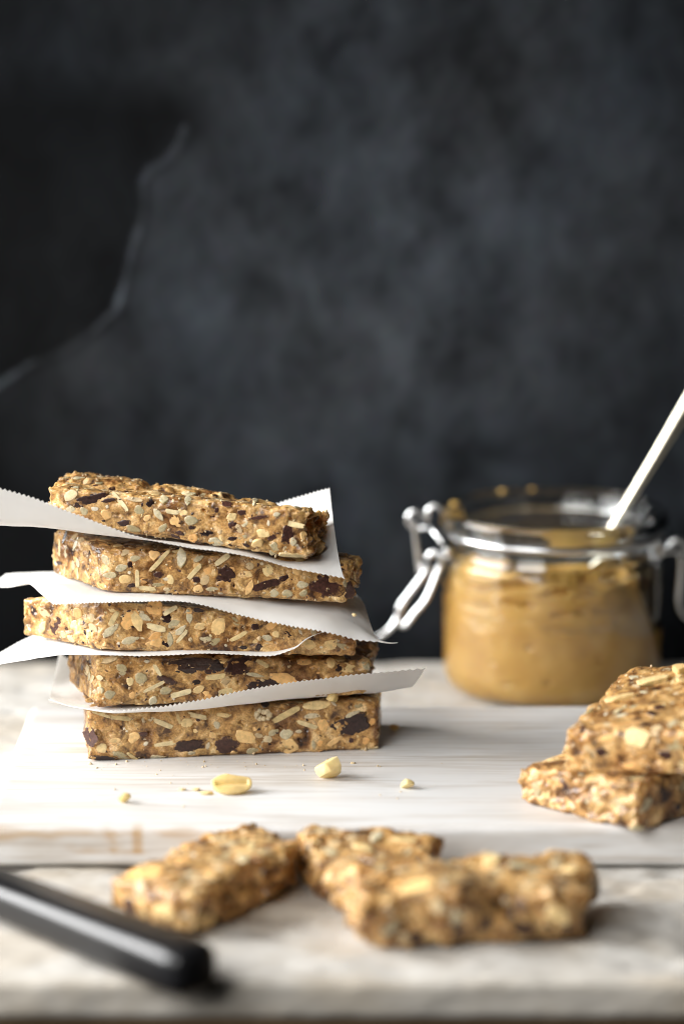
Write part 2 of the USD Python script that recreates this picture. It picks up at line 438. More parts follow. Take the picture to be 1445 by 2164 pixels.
# ---------------------------------------------------------------- bars
def quad_map(unit, B, T):
    """trilinear map of unit cube points; B, T: corners FL, FR, BR, BL of bottom and top"""
    u, v, w = unit[:, 0:1], unit[:, 1:2], unit[:, 2:3]
    bl = lambda C: C[0] * (1 - u) * (1 - v) + C[1] * u * (1 - v) + C[2] * u * v + C[3] * (1 - u) * v
    return bl(B) * (1 - w) + bl(T) * w


def make_piece(kind, a, b, c, r, sub=1):
    """a kernel lying in the xy plane, z up out of the dough; half lengths a, b, c"""
    s = trimesh.creation.icosphere(sub)
    v, f = np.array(s.vertices), np.array(s.faces)
    rho = np.hypot(v[:, 0], v[:, 1])
    rim_ = np.where(v[:, 2] > 0, np.clip((rho - 0.55) / 0.45, 0, 1) ** 1.5, 1.0) * {'peanut_piece': 0.42, 'sunflower_seed': 0.60, 'almond_sliver': 0.6, 'date_piece': 0.72}.get(kind, 0.75)
    if kind in ('peanut_piece', 'oat_flake'):
        for _ in range(3 if kind == 'peanut_piece' else 2):       # chopped: a few flat breaks
            ang = r.uniform(0, 2 * np.pi)
            d = np.array([np.cos(ang), np.sin(ang), 0])
            lim = r.uniform(0.55, 0.98)
            over = np.clip(v @ d - lim, 0, 1)
            v = v - over[:, None] * d * 0.92
    if kind == 'sunflower_seed':
        v[:, 1] *= 1 - 0.42 * np.clip(v[:, 0], -0.2, 1)
    if kind == 'almond_sliver':
        v = np.sign(v) * np.abs(v) ** 0.55
        v[:, 1] += 0.25 * r.uniform(-1, 1) * v[:, 0] ** 2
    if kind in ('date_piece', 'pale_fleck'):
        v = v * (0.45 + 1.1 * fbm(v * 2.1 + r.uniform(0, 50), 3, 2))[:, None]
    else:
        v = v * (0.80 + 0.4 * fbm(v * 2.2 + r.uniform(0, 50), 2, 4))[:, None]
    v[:, 2] = np.where(v[:, 2] > 0.35, 0.35 + (v[:, 2] - 0.35) * 0.10, v[:, 2])      # cut flush by the knife
    return v * [a, b, c], f, rim_


KIND_MAT = {'peanut_piece': 'peanut', 'sunflower_seed': 'seed', 'almond_sliver': 'sliver', 'date_piece': 'date', 'oat_flake': 'oat', 'pale_fleck': 'fleck'}
_i = trimesh.creation.icosphere(1)
ICO1 = (np.array(_i.vertices), np.array(_i.faces))
SHORT = {'P': 'peanut_piece', 'S': 'sunflower_seed', 'A': 'almond_sliver', 'D': 'date_piece', 'O': 'oat_flake', 'W': 'pale_fleck'}
PXM = 0.0001713     # metres per photograph pixel at the stack


def make_bar(label, B, T, seed, res=0.00045, rough=(0.0006, 0.0006), placed=(), n_random=110, group=None, name='oat_bar', big=1.0, crumbs=90, cut=0.00022, bulge=0.0, bits=150, corner_r=0.0017, lump_freq=70, warp=0.0, slabs=(), chip=0.0012, lumps=0.0):
    r = np.random.default_rng(seed)
    B, T = np.asarray(B, float), np.asarray(T, float)
    L = (np.linalg.norm(B[1] - B[0]) + np.linalg.norm(B[2] - B[3])) / 2
    W = (np.linalg.norm(B[3] - B[0]) + np.linalg.norm(B[2] - B[1])) / 2
    H = np.mean(np.linalg.norm(T - B, axis=1))
    V, FC = rbox(L, W, H, res, corner_r)
    dims = np.array([L, W, H])
    un = V / dims
    pos = quad_map(un, B, T)
    if warp:                                                   # torn outline
        pos[:, 0] += warp * (turned(pos * [42, 42, 25] + seed, 3, seed) - 0.5) * 2
        pos[:, 1] += warp * (turned(pos * [42, 42, 25] + seed + 20, 3, seed + 1) - 0.5) * 2
        pos[:, 2] += warp * 0.35 * (turned(pos * [36, 36, 5] + seed + 40, 2, seed + 2) - 0.5) * 2 * un[:, 2]
    tm = trimesh.Trimesh(pos, FC, process=False)
    N = np.array(tm.vertex_normals)
    s = seed * 3.7
    edge = np.minimum(un, 1 - un) * dims                     # metres to each pair of faces
    near = np.sort(edge, axis=1)
    corner = np.exp(-near[:, 1] / 0.0022)                    # 1 on the bar's edges
    endl, endr = np.exp(-un[:, 0] * L / 0.004), np.exp(-(1 - un[:, 0]) * L / 0.004)
    top_ = np.exp(-(1 - un[:, 2]) * H / 0.0015)
    back = np.exp(-(1 - un[:, 1]) * W / 0.004)
    c1 = fbm(pos * 130 + s, 3, 1) - 0.5
    c2 = fbm(pos * 420 + s, 3, 2) - 0.5
    c3 = fbm(pos * 1100 + s, 2, 3) - 0.5
    amp = cut + 0.0004 * top_ + 0.0007 * back
    d = c1 * (amp * 2.4) + c2 * (amp * 0.9 + 0.00012) + c3 * 0.00022
    d += (endl * rough[0] + endr * rough[1]) * (c1 * 2.6 + c2 * 1.6 - 0.25)
    d += -corner * chip * np.clip(fbm(pos * 260 + s + 5, 3, 6) * 2.2 - 0.75, 0, 1.2)
    for u0, u1, v0, hh in slabs:                             # flat slabs of dough standing higher on the top
        wv = (fbm(pos * 220 + s + u0 * 9, 3, 15) - 0.5) * 0.12
        uw, vw = un[:, 0] + wv, un[:, 1] + wv * 3
        d += hh * np.clip((uw - u0) / 0.02, 0, 1) * np.clip((u1 - uw) / 0.02, 0, 1) * np.clip((vw - v0) / 0.10, 0, 1) * np.clip((un[:, 2] - 0.8) / 0.15, 0, 1)
    d -= np.clip(fbm(pos * 420 + s + 9, 2, 13) - 0.68, 0, 1) * 0.008 * (1 - 0.7 * endl)
    d += lumps * 1.6 * (fbm(pos * lump_freq + s + 2, 3, 9) - 0.5)
    pos = pos + N * d[:, None]
    if bulge:
        pos[:, 2] += bulge * np.sin(np.pi * un[:, 0]) * un[:, 2]
    tm = trimesh.Trimesh(pos, FC, process=False)
    base = (B[0] + B[1] + B[2] + B[3]) / 4
    t = thing(name, label, 'oat bar', group, base)
    obj('bar_body', (pos, FC), M['dough'], t)
    FN = np.array(tm.face_normals)
    cen = np.array(tm.triangles_center)
    tree = cKDTree(cen)
    taken, counts = [], {}

    def settle(kind, p, nrm, tang, a, b, c, sink, sub):
        nrm = nrm / np.linalg.norm(nrm)
        tang = tang - nrm * (tang @ nrm)
        tang /= np.linalg.norm(tang)
        bit = np.cross(nrm, tang)
        v, f, rim_ = make_piece(kind, a, b, c, r, sub)
        v = p - nrm * sink + v[:, :1] * tang + v[:, 1:2] * bit + v[:, 2:] * nrm
        obj(kind, (v, f), M[KIND_MAT[kind]], t, vcol=rim_)

    def mean_normal(p, radius):
        k = tree.query_ball_point(p, radius)
        nn = FN[k].mean(0) if k else FN[tree.query(p)[1]]
        return nn

    eye = np.broadcast_to(CAM, (len(placed), 3))
    if len(placed):
        dirs = np.array([ray(q[1], q[2]) for q in placed])
        loc, ri, ti = tm.ray.intersects_location(eye, dirs, multiple_hits=False)
        for p, k in zip(loc, ri):
            code, px, py, w, h, ang = placed[k][:6]
            kind = SHORT[code]
            a, b = w / 2 * PXM, h / 2 * PXM
            nrm = mean_normal(p, 0.0016)
            th = math.radians(ang)
            tang = RIGHT * math.cos(th) + UP * math.sin(th)
            c = max(0.0006, min(a, b) * 0.8)
            raise_ = placed[k][6] if len(placed[k]) > 6 else 0.00016
            settle(kind, p, nrm, tang, a, b, c, c * 0.42 - raise_, 3 if max(a, b) > 0.003 else 2)
            taken.append((p, max(a, b)))
    # the rest, scattered over all faces
    area = np.array(tm.area_faces)
    to = CAM - cen
    vis = (np.einsum('ij,ij->i', FN, to) > 0)
    wgt = area * np.where(vis, 1.0, 0.35)
    pick = r.choice(len(cen), size=n_random * 7, p=wgt / wgt.sum())
    tp = [x[0] for x in taken]
    tr = [x[1] for x in taken]
    done = 0
    for k in pick:
        if done >= n_random:
            break
        kind = r.choice(['peanut_piece', 'sunflower_seed', 'almond_sliver', 'date_piece', 'oat_flake', 'pale_fleck'], p=[0.19, 0.22, 0.16, 0.13, 0.16, 0.14])
        a, b = {'peanut_piece': (r.uniform(.0014, .0030), r.uniform(.0012, .0022)), 'sunflower_seed': (r.uniform(.0016, .0026), r.uniform(.0009, .0014)),
                'almond_sliver': (r.uniform(.002, .0038), r.uniform(.0004, .0007)), 'date_piece': (r.uniform(.0010, .0026), r.uniform(.0007, .0015)),
                'oat_flake': (r.uniform(.0012, .0024), r.uniform(.0008, .0016)), 'pale_fleck': (r.uniform(.0005, .0011), r.uniform(.0004, .0007))}[kind]
        a, b = a * big * 1.12, b * big * 1.12
        p = cen[k]
        if tp and (np.linalg.norm(np.array(tp) - p, axis=1) < (np.array(tr) + a) * 0.66).any():
            continue
        nrm = mean_normal(p, max(a, 0.0016))
        if np.linalg.norm(nrm) < 0.86:
            continue
        tang = r.normal(size=3)
        c = max(0.0005, b * 0.8)
        settle(kind, p, nrm, tang, a, b, c, c * 0.40 - r.uniform(-0.00004, 0.00014), 2 if vis[k] else 1)
        tp.append(p)
        tr.append(a)
        done += 1
    # small chips of oat, nut and date pressed into the faces
    for nm, mt, cnt in (('oat_bits', 'oat', bits), ('nut_bits', 'sliver', bits // 3), ('date_bits', 'date', bits // 2), ('brown_bits', 'brown', bits)):
        parts = []
        for k in r.choice(len(cen), size=cnt, p=wgt / wgt.sum()):
            v = np.array(ICO1[0]) * (0.55 + 0.9 * r.uniform(0, 1, (len(ICO1[0]), 1)))
            ln_ = r.uniform(0.0003, 0.00085)
            tg = r.normal(size=3)
            tg -= FN[k] * (tg @ FN[k])
            tg /= np.linalg.norm(tg) + 1e-9
            bt = np.cross(FN[k], tg)
            wd_ = ln_ * r.uniform(0.25, 0.8)
            parts.append((cen[k] + v[:, :1] * ln_ * tg + v[:, 1:2] * wd_ * bt + v[:, 2:] * 0.00012 * FN[k], ICO1[1]))
        tag(obj(nm, join(parts), M[mt], t), kind='stuff')
    # crumbs of dough clinging to the bar
    if crumbs:
        cw = area * (0.25 + 2.5 * np.exp(-np.sort(np.minimum(un, 1 - un) * dims, axis=1)[FC[:, 0], 1] / 0.0015))
        pk = r.choice(len(cen), size=crumbs, p=cw / cw.sum())
        parts = []
        for k in pk:
            s_ = trimesh.creation.icosphere(1)
            v = np.array(s_.vertices) * (0.5 + r.uniform(0, 1, (len(s_.vertices), 1)))
            sz = r.uniform(0.00012, 0.00042) * (1 + (r.uniform() > 0.93) * 1.2)
            parts.append((v * sz * r.uniform(0.6, 1.3, 3) + cen[k] + FN[k] * sz * 0.3, np.array(s_.faces)))
        tag(obj('crumbs', join(parts), M['oat'], t), kind='stuff')
    return tm


def top_of(B, hs, lean=(0, 0, 0)):
    return np.array([b + np.array([lean[0], lean[1], h]) for b, h in zip(B, hs)])


# bottom bar of the tall stack
b5 = [Pz(186, 1611, ZB), Pz(801, 1586, ZB)]
b5 += [b5[1] + [0.0012, 0.036, 0], b5[0] + [-0.0045, 0.036, 0]]
P5 = [('P', 516, 1529, 66, 38, -14, 0.0005), ('P', 522, 1557, 56, 30, -14, 0.0005), ('S', 606, 1552, 30, 26, 20), ('S', 578, 1548, 26, 14, 25), ('S', 533, 1588, 28, 18, 15), ('P', 610, 1578, 44, 36, 10), ('P', 684, 1535, 26, 34, 20),
      ('D', 738, 1537, 118, 54, 32), ('D', 402, 1576, 72, 30, 5), ('D', 190, 1556, 46, 40, 15), ('D', 478, 1577, 50, 38, 0), ('D', 302, 1552, 20, 12, 0), ('D', 215, 1603, 60, 16, -5), ('D', 420, 1520, 14, 12, 0),
      ('P', 395, 1527, 28, 24, 0), ('P', 416, 1546, 30, 18, 10), ('P', 450, 1555, 16, 20, 40), ('A', 345, 1530, 46, 11, -25), ('A', 415, 1513, 46, 10, -14), ('A', 352, 1572, 52, 9, 7), ('A', 255, 1518, 46, 10, -10), ('A', 215, 1508, 40, 11, -18),
      ('S', 330, 1601, 42, 16, 0), ('S', 258, 1598, 44, 16, -38), ('A', 280, 1600, 34, 8, -55), ('P', 215, 1582, 24, 24, 0), ('P', 243, 1565, 26, 12, 0), ('A', 650, 1532, 48, 10, -22), ('A', 605, 1510, 66, 14, 27), ('P', 670, 1490, 60, 20, 8),
      ('S', 661, 1513, 40, 11, 3), ('S', 745, 1510, 34, 12, 25), ('S', 663, 1574, 10, 22, 8), ('P', 706, 1568, 44, 14, 30), ('P', 786, 1526, 20, 18, 0), ('P', 773, 1566, 18, 18, 0), ('A', 780, 1583, 40, 8, 2), ('P', 470, 1512, 34, 12, -5),
      ('S', 459, 1532, 14, 18, 20), ('W', 439, 1577, 9, 16, -20), ('S', 405, 1592, 18, 9, 0), ('D', 742, 1565, 12, 12, 30), ('W', 631, 1546, 14, 8, 0), ('W', 308, 1572, 12, 10, 40), ('D', 560, 1600, 20, 10, 0)]
make_bar('lowest bar of the tall stack, lying flat on the white board', b5, top_of(b5, [0.0192, 0.0190, 0.019, 0.019]), 5, placed=P5, n_random=215, rough=(0.0005, 0.0002))

# fourth bar
b4 = [Pz(203, 1497, 0.0358), P(777, 1470, 0.008), None, Pz(141, 1442, 0.0358)]
b4[2] = b4[1] + [0.003, 0.034, 0]
P4 = [('S', 299, 1434, 28, 29, 0), ('S', 351, 1460, 28, 18, 0), ('S', 233, 1468, 26, 20, 20), ('S', 324, 1482, 18, 22, -35), ('A', 325, 1452, 50, 8, 26), ('A', 383, 1466, 46, 12, 15), ('P', 420, 1458, 28, 18, 20), ('D', 395, 1409, 112, 40, 10),
      ('D', 352, 1437, 46, 18, -25), ('P', 470, 1392, 36, 22, 0), ('D', 508, 1406, 74, 44, 20), ('D', 457, 1410, 44, 34, -40), ('P', 598, 1434, 66, 30, -18), ('D', 558, 1446, 76, 26, 10), ('P', 672, 1422, 56, 42, 20), ('P', 738, 1413, 44, 26, -8),
      ('A', 455, 1431, 42, 12, 5), ('S', 540, 1427, 40, 9, -12), ('A', 480, 1460, 38, 12, 8), ('P', 275, 1440, 16, 22, 0), ('P', 280, 1470, 14, 18, 0), ('S', 258, 1415, 22, 28, 30), ('D', 415, 1442, 18, 12, 0), ('A', 430, 1388, 40, 12, -20),
      ('D', 166, 1440, 10, 24, 10), ('D', 174, 1410, 12, 30, -20), ('P', 640, 1400, 40, 14, 5), ('A', 555, 1402, 30, 10, -30), ('O', 230, 1395, 40, 14, 20), ('P', 435, 1465, 16, 14, 0), ('D', 440, 1420, 18, 12, 0), ('W', 310, 1398, 12, 8, 0)]
make_bar('second bar from the bottom of the tall stack, with dark date along its front', b4, top_of(b4, [0.0193, 0.0132, 0.0140, 0.0190]), 4, placed=P4, n_random=205, rough=(0.0006, 0.0016))

# third bar
b3 = [Pz(216, 1375, 0.0566), P(752, 1392, -0.001), None, P(46, 1343, 0.021)]
b3[2] = b3[1] + [-0.004, 0.035, 0.001]
P3 = [('P', 275, 1307, 56, 34, 60), ('P', 290, 1312, 50, 22, -65), ('P', 328, 1285, 36, 40, 10), ('S', 306, 1305, 30, 15, -25), ('S', 276, 1353, 40, 16, 18), ('S', 235, 1332, 44, 16, 40), ('A', 330, 1327, 42, 14, -15), ('P', 328, 1344, 34, 18, 20), ('P', 332, 1358, 32, 24, 20),
      ('S', 368, 1318, 30, 18, 30), ('S', 382, 1332, 32, 14, 45), ('A', 385, 1345, 36, 8, 50), ('P', 463, 1325, 44, 38, 40), ('P', 415, 1345, 20, 32, 10), ('P', 423, 1325, 26, 18, 20), ('A', 428, 1307, 30, 10, 15), ('S', 455, 1356, 28, 16, 30), ('A', 505, 1345, 40, 9, 30),
      ('P', 540, 1352, 34, 18, -5), ('P', 575, 1322, 30, 18, 20), ('P', 583, 1341, 18, 18, 0), ('S', 400, 1302, 14, 30, 10), ('D', 352, 1305, 22, 28, 0), ('D', 350, 1362, 18, 20, 0), ('P', 163, 1296, 30, 26, 10), ('P', 88, 1325, 20, 34, -30), ('D', 122, 1318, 56, 50, 0),
      ('D', 70, 1290, 16, 24, 0), ('P', 52, 1290, 14, 34, 10), ('S', 155, 1318, 28, 14, 30), ('O', 95, 1297, 40, 20, -25), ('P', 150, 1350, 24, 20, 0), ('P', 80, 1262, 36, 26, 0, 0.0012), ('P', 145, 1368, 34, 14, -10, 0.001), ('P', 113, 1366, 26, 18, 0, 0.001),
      ('D', 420, 1290, 26, 12, 0), ('D', 540, 1325, 20, 16, 0), ('S', 360, 1352, 14, 30, 0), ('A', 360, 1290, 34, 10, 35), ('P', 400, 1290, 16, 18, 0), ('A', 240, 1308, 36, 12, 60), ('P', 655, 1362, 34, 26, -30), ('P', 700, 1362, 40, 22, 20)]
make_bar('middle bar of the tall stack, its left end turned towards the light', b3, top_of(b3, [0.0186, 0.0125, 0.0150, 0.0148]), 3, placed=P3, n_random=185, rough=(0.0004, 0.0018))

# second bar from the top
b2 = [Pz(226, 1252, 0.0768), P(738, 1276, -0.003), P(766, 1238, 0.026), Pz(108, 1213, 0.0768)]
P2 = [('S', 286, 1180, 24, 14, 10), ('S', 257, 1200, 28, 16, 20), ('P', 327, 1172, 24, 28, 20), ('A', 338, 1185, 60, 9, 48), ('P', 353, 1202, 36, 38, -30), ('S', 384, 1178, 22, 40, 0), ('A', 405, 1215, 64, 10, 50), ('P', 265, 1225, 30, 22, -5), ('A', 290, 1222, 9, 38, 0), ('P', 303, 1228, 20, 16, 10),
      ('A', 312, 1244, 36, 10, -5), ('S', 335, 1236, 28, 9, 0), ('P', 360, 1226, 16, 26, 20), ('D', 475, 1216, 44, 42, 0), ('D', 560, 1237, 74, 20, 20), ('P', 567, 1206, 26, 30, 20), ('P', 528, 1240, 16, 38, -25), ('S', 580, 1254, 22, 18, 0), ('S', 608, 1255, 26, 18, 0), ('D', 680, 1232, 90, 66, 0), ('D', 722, 1246, 56, 50, 0),
      ('S', 640, 1236, 26, 18, 0), ('S', 735, 1232, 22, 18, 0), ('A', 470, 1183, 38, 12, 35), ('P', 480, 1195, 22, 14, 10), ('D', 415, 1225, 18, 14, 10), ('D', 335, 1215, 20, 16, 0), ('P', 420, 1245, 26, 18, 10), ('P', 415, 1195, 16, 16, 0), ('S', 420, 1180, 24, 12, 30), ('P', 490, 1203, 18, 12, 0), ('P', 525, 1214, 22, 14, 0),
      ('P', 136, 1210, 8, 36, -15), ('P', 165, 1215, 9, 30, 0), ('D', 137, 1134, 10, 34, -20), ('D', 125, 1190, 24, 10, 10), ('S', 155, 1195, 16, 22, 0), ('S', 160, 1150, 12, 34, -25), ('O', 170, 1140, 34, 12, -35), ('D', 195, 1241, 34, 14, -10), ('A', 185, 1215, 22, 8, -30), ('W', 352, 1224, 16, 8, 0), ('P', 440, 1205, 20, 18, 0), ('D', 600, 1222, 26, 14, 20), ('S', 450, 1245, 30, 10, 0)]
make_bar('second bar from the top of the tall stack, under the tilted top bar', b2, top_of(b2, [0.0160, 0.0150, 0.0122, 0.0176]), 2, placed=P2, n_random=195, rough=(0.0003, 0.0018))

# top bar
b1 = [P(97, 1102, 0.005), P(655, 1186, -0.010), P(690, 1160, 0.022), P(132, 1068, 0.040)]
t1 = [P(97, 1028, 0.005), P(652, 1074, -0.010), P(694, 1086, 0.022), P(140, 1001, 0.040)]
P1 = [('S', 403, 1046, 26, 22, 0, 0.0006), ('S', 404, 1100, 30, 22, 0), ('S', 295, 1078, 24, 20, -20), ('S', 335, 1088, 32, 16, -50), ('S', 457, 1146, 34, 20, -10), ('S', 345, 1115, 26, 14, 45), ('S', 347, 1054, 20, 22, 0), ('S', 542, 1083, 24, 18, 0), ('S', 580, 1160, 22, 32, -15), ('S', 553, 1167, 24, 22, 10), ('P', 556, 1128, 32, 22, -5), ('D', 437, 1127, 30, 14, 5),
      ('D', 405, 1115, 20, 10, 0), ('D', 450, 1092, 30, 12, 10), ('D', 458, 1078, 10, 12, 0), ('D', 545, 1094, 44, 8, 12), ('D', 608, 1128, 28, 44, -15), ('D', 490, 1138, 20, 10, 5), ('D', 380, 1127, 20, 12, -10), ('D', 190, 1055, 84, 24, 15), ('D', 230, 1057, 34, 9, 10), ('D', 262, 1105, 34, 14, 10), ('D', 370, 1133, 30, 12, -10), ('A', 255, 1060, 50, 9, -48), ('A', 620, 1108, 46, 11, -10),
      ('A', 620, 1172, 60, 12, 3, 0.0006), ('W', 626, 1152, 12, 24, 5), ('P', 642, 1132, 18, 20, 0), ('P', 225, 1088, 26, 24, 0), ('P', 312, 1095, 18, 14, 30), ('S', 178, 1080, 18, 22, 30), ('S', 150, 1076, 22, 16, 0), ('A', 365, 1082, 30, 10, -8), ('O', 285, 1055, 36, 12, -10), ('S', 283, 1118, 34, 14, -15), ('A', 540, 1110, 26, 9, 40), ('P', 490, 1092, 26, 18, 30), ('W', 200, 1075, 16, 10, 0), ('D', 520, 1152, 16, 8, -20),
      ('A', 195, 1112, 34, 8, -20), ('S', 620, 1145, 14, 18, 0), ('O', 150, 1048, 34, 26, 30), ('A', 430, 1045, 60, 9, -5), ('P', 628, 1058, 30, 24, 0, 0.002)]
make_bar('topmost bar of the tall stack, tilted and crumbly, on the upper paper', b1, t1, 1, placed=P1, n_random=205, rough=(0.0018, 0.0036), crumbs=170, chip=0.0018, lumps=0.0012, slabs=[(0.05, 0.34, 0.45, 0.0020), (0.37, 0.64, 0.55, 0.0018), (0.70, 0.82, 0.6, 0.0014)])

# right stack
r2 = [Pz(1345, 1762, ZB), None, None, Pz(1093, 1697, ZB)]
dv = np.array([0.0495, 0.047, 0])
r2[1], r2[2] = r2[0] + dv, r2[3] + dv
make_bar('lower bar of the pair at the right edge of the board', r2, top_of(r2, [0.0172, 0.0165, 0.017, 0.0132]), 12, res=0.0006, n_random=90, big=1.5, rough=(0.0016, 0.001), crumbs=90,
         placed=[('D', 1400, 1685, 60, 50, 0), ('D', 1150, 1712, 40, 16, -15), ('D', 1180, 1720, 30, 12, -10), ('D', 1310, 1655, 40, 18, 10), ('S', 1345, 1752, 30, 16, 0), ('P', 1160, 1650, 26, 20, 0)])
A = P(1190, 1637, -0.067)
C_ = P(1300, 1492, -0.015)
Bq = A + (P(1445, 1640, -0.085) - A) * 1.3
r1 = [A, Bq, C_ + (Bq - A) + [0.0, 0.010, 0], C_]
t1r = [P(1191, 1546, -0.067), None, None, P(1316, 1414, -0.017)]
t1r[1], t1r[2] = t1r[0] + (Bq - A), t1r[3] + (Bq - A) + [0, 0.010, 0.004]
make_bar('upper bar of the pair at the right edge, with peanuts on top', r1, t1r, 13, res=0.0006, n_random=100, big=1.4, rough=(0.0014, 0.001), crumbs=90, lumps=0.0009,
         placed=[('P', 1312, 1480, 66, 24, -5, 0.0016), ('P', 1385, 1443, 76, 26, 20, 0.0018), ('P', 1436, 1420, 36, 34, 30, 0.0022), ('P', 1440, 1444, 26, 18, 0, 0.0016), ('P', 1350, 1560, 60, 44, -10, 0.0006), ('P', 1280, 1560, 40, 18, 5), ('P', 1320, 1530, 60, 20, 15), ('D', 1392, 1495, 24, 18, 30), ('P', 1330, 1618, 34, 16, 0), ('S', 1240, 1505, 30, 18, 0), ('D', 1270, 1590, 26, 16, 0), ('W', 1235, 1520, 20, 16, 0)])

# broken pieces on the table in front
def footprint(pts_, hs, z=0.0006):
    B = np.array([Pz(x, y, z) for x, y in pts_])
    return B, np.array([b + [0, 0, h] for b, h in zip(B, hs)])


fa = footprint([(222, 1927), (403, 1984), (672, 1874), (535, 1822)], [0.0118, 0.0132, 0.0150, 0.0165])
make_bar('broken piece of bar on the table nearest the black knife', *fa, 21, res=0.0006, n_random=80, big=1.6, rough=(0.0010, 0.0030), crumbs=90, lumps=0.0028, lump_freq=60, corner_r=0.0024, chip=0.0030, warp=0.0090, name='broken_oat_bar', placed=[('D', 272, 1915, 36, 34, 0), ('P', 440, 1940, 60, 50, 0), ('P', 590, 1860, 34, 30, 0), ('S', 560, 1800, 30, 20, 0), ('O', 620, 1810, 40, 30, 20)])
fb = footprint([(652, 1914), (905, 1950), (935, 1862), (640, 1852)], [0.0150, 0.0150, 0.0160, 0.0165])
make_bar('broken piece of bar on the table between its two neighbours, showing a large date', *fb, 22, res=0.0006, n_random=60, big=1.6, rough=(0.0026, 0.002), crumbs=90, lumps=0.0028, lump_freq=60, corner_r=0.0024, chip=0.0030, warp=0.0090, name='broken_oat_bar', placed=[('D', 765, 1848, 90, 60, 20, 0.0008), ('D', 715, 1890, 40, 36, 0), ('P', 672, 1780, 30, 26, 0), ('P', 860, 1775, 60, 24, -20)])
fc = footprint([(775, 2008), (1243, 1985), (1246, 1900), (720, 1930)], [0.0158, 0.0165, 0.0160, 0.0175])
make_bar('largest broken piece of bar on the table, in front of the board', *fc, 23, res=0.0006, n_random=100, big=1.6, rough=(0.0026, 0.0014), crumbs=90, lumps=0.0028, lump_freq=60, corner_r=0.0024, chip=0.0030, warp=0.0105, name='broken_oat_bar', bulge=0.0022, placed=[('D', 880, 1985, 40, 30, 0), ('D', 1030, 1950, 50, 34, 0), ('P', 1180, 1935, 50, 40, -30), ('D', 1100, 1960, 60, 30, 0), ('P', 880, 1870, 80, 50, 0), ('O', 1000, 1850, 60, 30, 0)])


# ---------------------------------------------------------------- baking paper
def sheet(label, rows, zig_front, zig_back=0.0, teeth=78, vpos=None, seed=0):
    """rows, front edge first, of points; zig: depth of the pinked teeth as a function of u or a number, metres"""
    R = np.array([[p if len(p) == 3 and not isinstance(p, tuple) else p for p in row] for row in rows], float)     # (rows, cols, 3)
    k, c = R.shape[:2]
    uu = np.concatenate([[0], np.cumsum(np.linalg.norm(np.diff(R, axis=1), axis=2).mean(0))])
    length = uu[-1]
    uu /= length
    vv = np.concatenate([[0], np.cumsum(np.linalg.norm(np.diff(R, axis=0), axis=2).mean(1))])
    width = vv[-1]
    vv /= width
    spl = [PchipInterpolator(uu, R[:, :, i], axis=1) for i in range(3)]
    nu, nv = teeth * 6 + 1, 70
    u = np.linspace(0, 1, nu)
    rowsU = np.stack([s(u) for s in spl], -1)                      # (k, nu, 3)
    # smooth along u a little
    for _ in range(14):
        rowsU[:, 1:-1] = 0.5 * rowsU[:, 1:-1] + 0.25 * (rowsU[:, :-2] + rowsU[:, 2:])
    tri = np.abs(((u * teeth) % 1) - 0.5) * 2
    zf = zig_front(u) if callable(zig_front) else np.full(nu, zig_front)
    zb = zig_back(u) if callable(zig_back) else np.full(nu, zig_back)
    across = CubicSpline(vv, rowsU, axis=0) if k > 3 else PchipInterpolator(vv, rowsU, axis=0)
    across = PchipInterpolator(vv, rowsU, axis=0)
    v = np.linspace(0, 1, nv)
    v = np.where(v < 0.3, v * 0.8, 0.24 + (v - 0.3) / 0.7 * 0.76)
    G = across(v)                                                  # (nv, nu, 3)
    for _ in range(5):
        G[1:-1] = 0.5 * G[1:-1] + 0.25 * (G[:-2] + G[2:])
    G = np.swapaxes(G, 0, 1)
    wr = (fbm(G * 55 + seed, 3, 7) - 0.5)[..., None] * 0.0016 * np.array([0, 0.25, 1.0])
    G = G + wr
    # pinked edges: push the first and last rows back by the teeth
    d0 = G[:, 1] - G[:, 0]
    d0 /= np.linalg.norm(d0, axis=1, keepdims=True)
    G[:, 0] -= d0 * ((tri - 0.5) * zf)[:, None]
    d1 = G[:, -2] - G[:, -1]
    d1 /= np.linalg.norm(d1, axis=1, keepdims=True)
    G[:, -1] -= d1 * ((tri - 0.5) * zb)[:, None]
    o = obj('baking_paper', grid_sheet(G, 0.00009), M['paper'], smooth=40)
    tag(o, label, 'paper')


def lin(Y, z, pxs):
    return [Pxz(x, Y, z) for x in pxs]


def rowY(Y, pts_):
    """points (px, py) of the picture at depth Y; or (px, py, Y)"""
    return [P(p[0], p[1], p[2] if len(p) > 2 else Y) for p in pts_]


# paper under the top bar
sheet('white baking paper sheet under the topmost bar, its right corner standing up', [
    rowY(-.012, [(-40, 1022), (95, 1062), (215, 1107), (290, 1133), (370, 1152), (500, 1173), (620, 1200), (727, 1222)]),
    rowY(-.008, [(-40, 1060), (92, 1085), (213, 1117), (288, 1137), (369, 1149), (500, 1169), (620, 1194), (722, 1208)]),
    rowY(-.004, [(-40, 1092), (90, 1111), (212, 1128), (286, 1138), (368, 1147), (500, 1165), (620, 1189), (718, 1190)]),
    [Pxz(-40, .008, .1005), Pxz(90, .008, .0995), Pxz(212, .008, .0972), Pxz(286, .008, .096), Pxz(368, .008, .0945), Pxz(500, .008, .092), P(618, 1172, .008), P(711, 1150, .008)],
    [Pxz(-40, .025, .1005), Pxz(90, .025, .0995), Pxz(212, .025, .0972), Pxz(286, .025, .096), Pxz(368, .025, .0945), Pxz(500, .025, .0925), P(616, 1130, .025), P(703, 1095, .025)],
    [Pxz(-40, .042, .1005), Pxz(90, .042, .0995), Pxz(212, .042, .0972), Pxz(286, .042, .096), Pxz(368, .042, .096), P(500, 1090, .042), P(612, 1056, .042), P(696, 1033, .042)]],
    0.0010, 0.0010, seed=1)

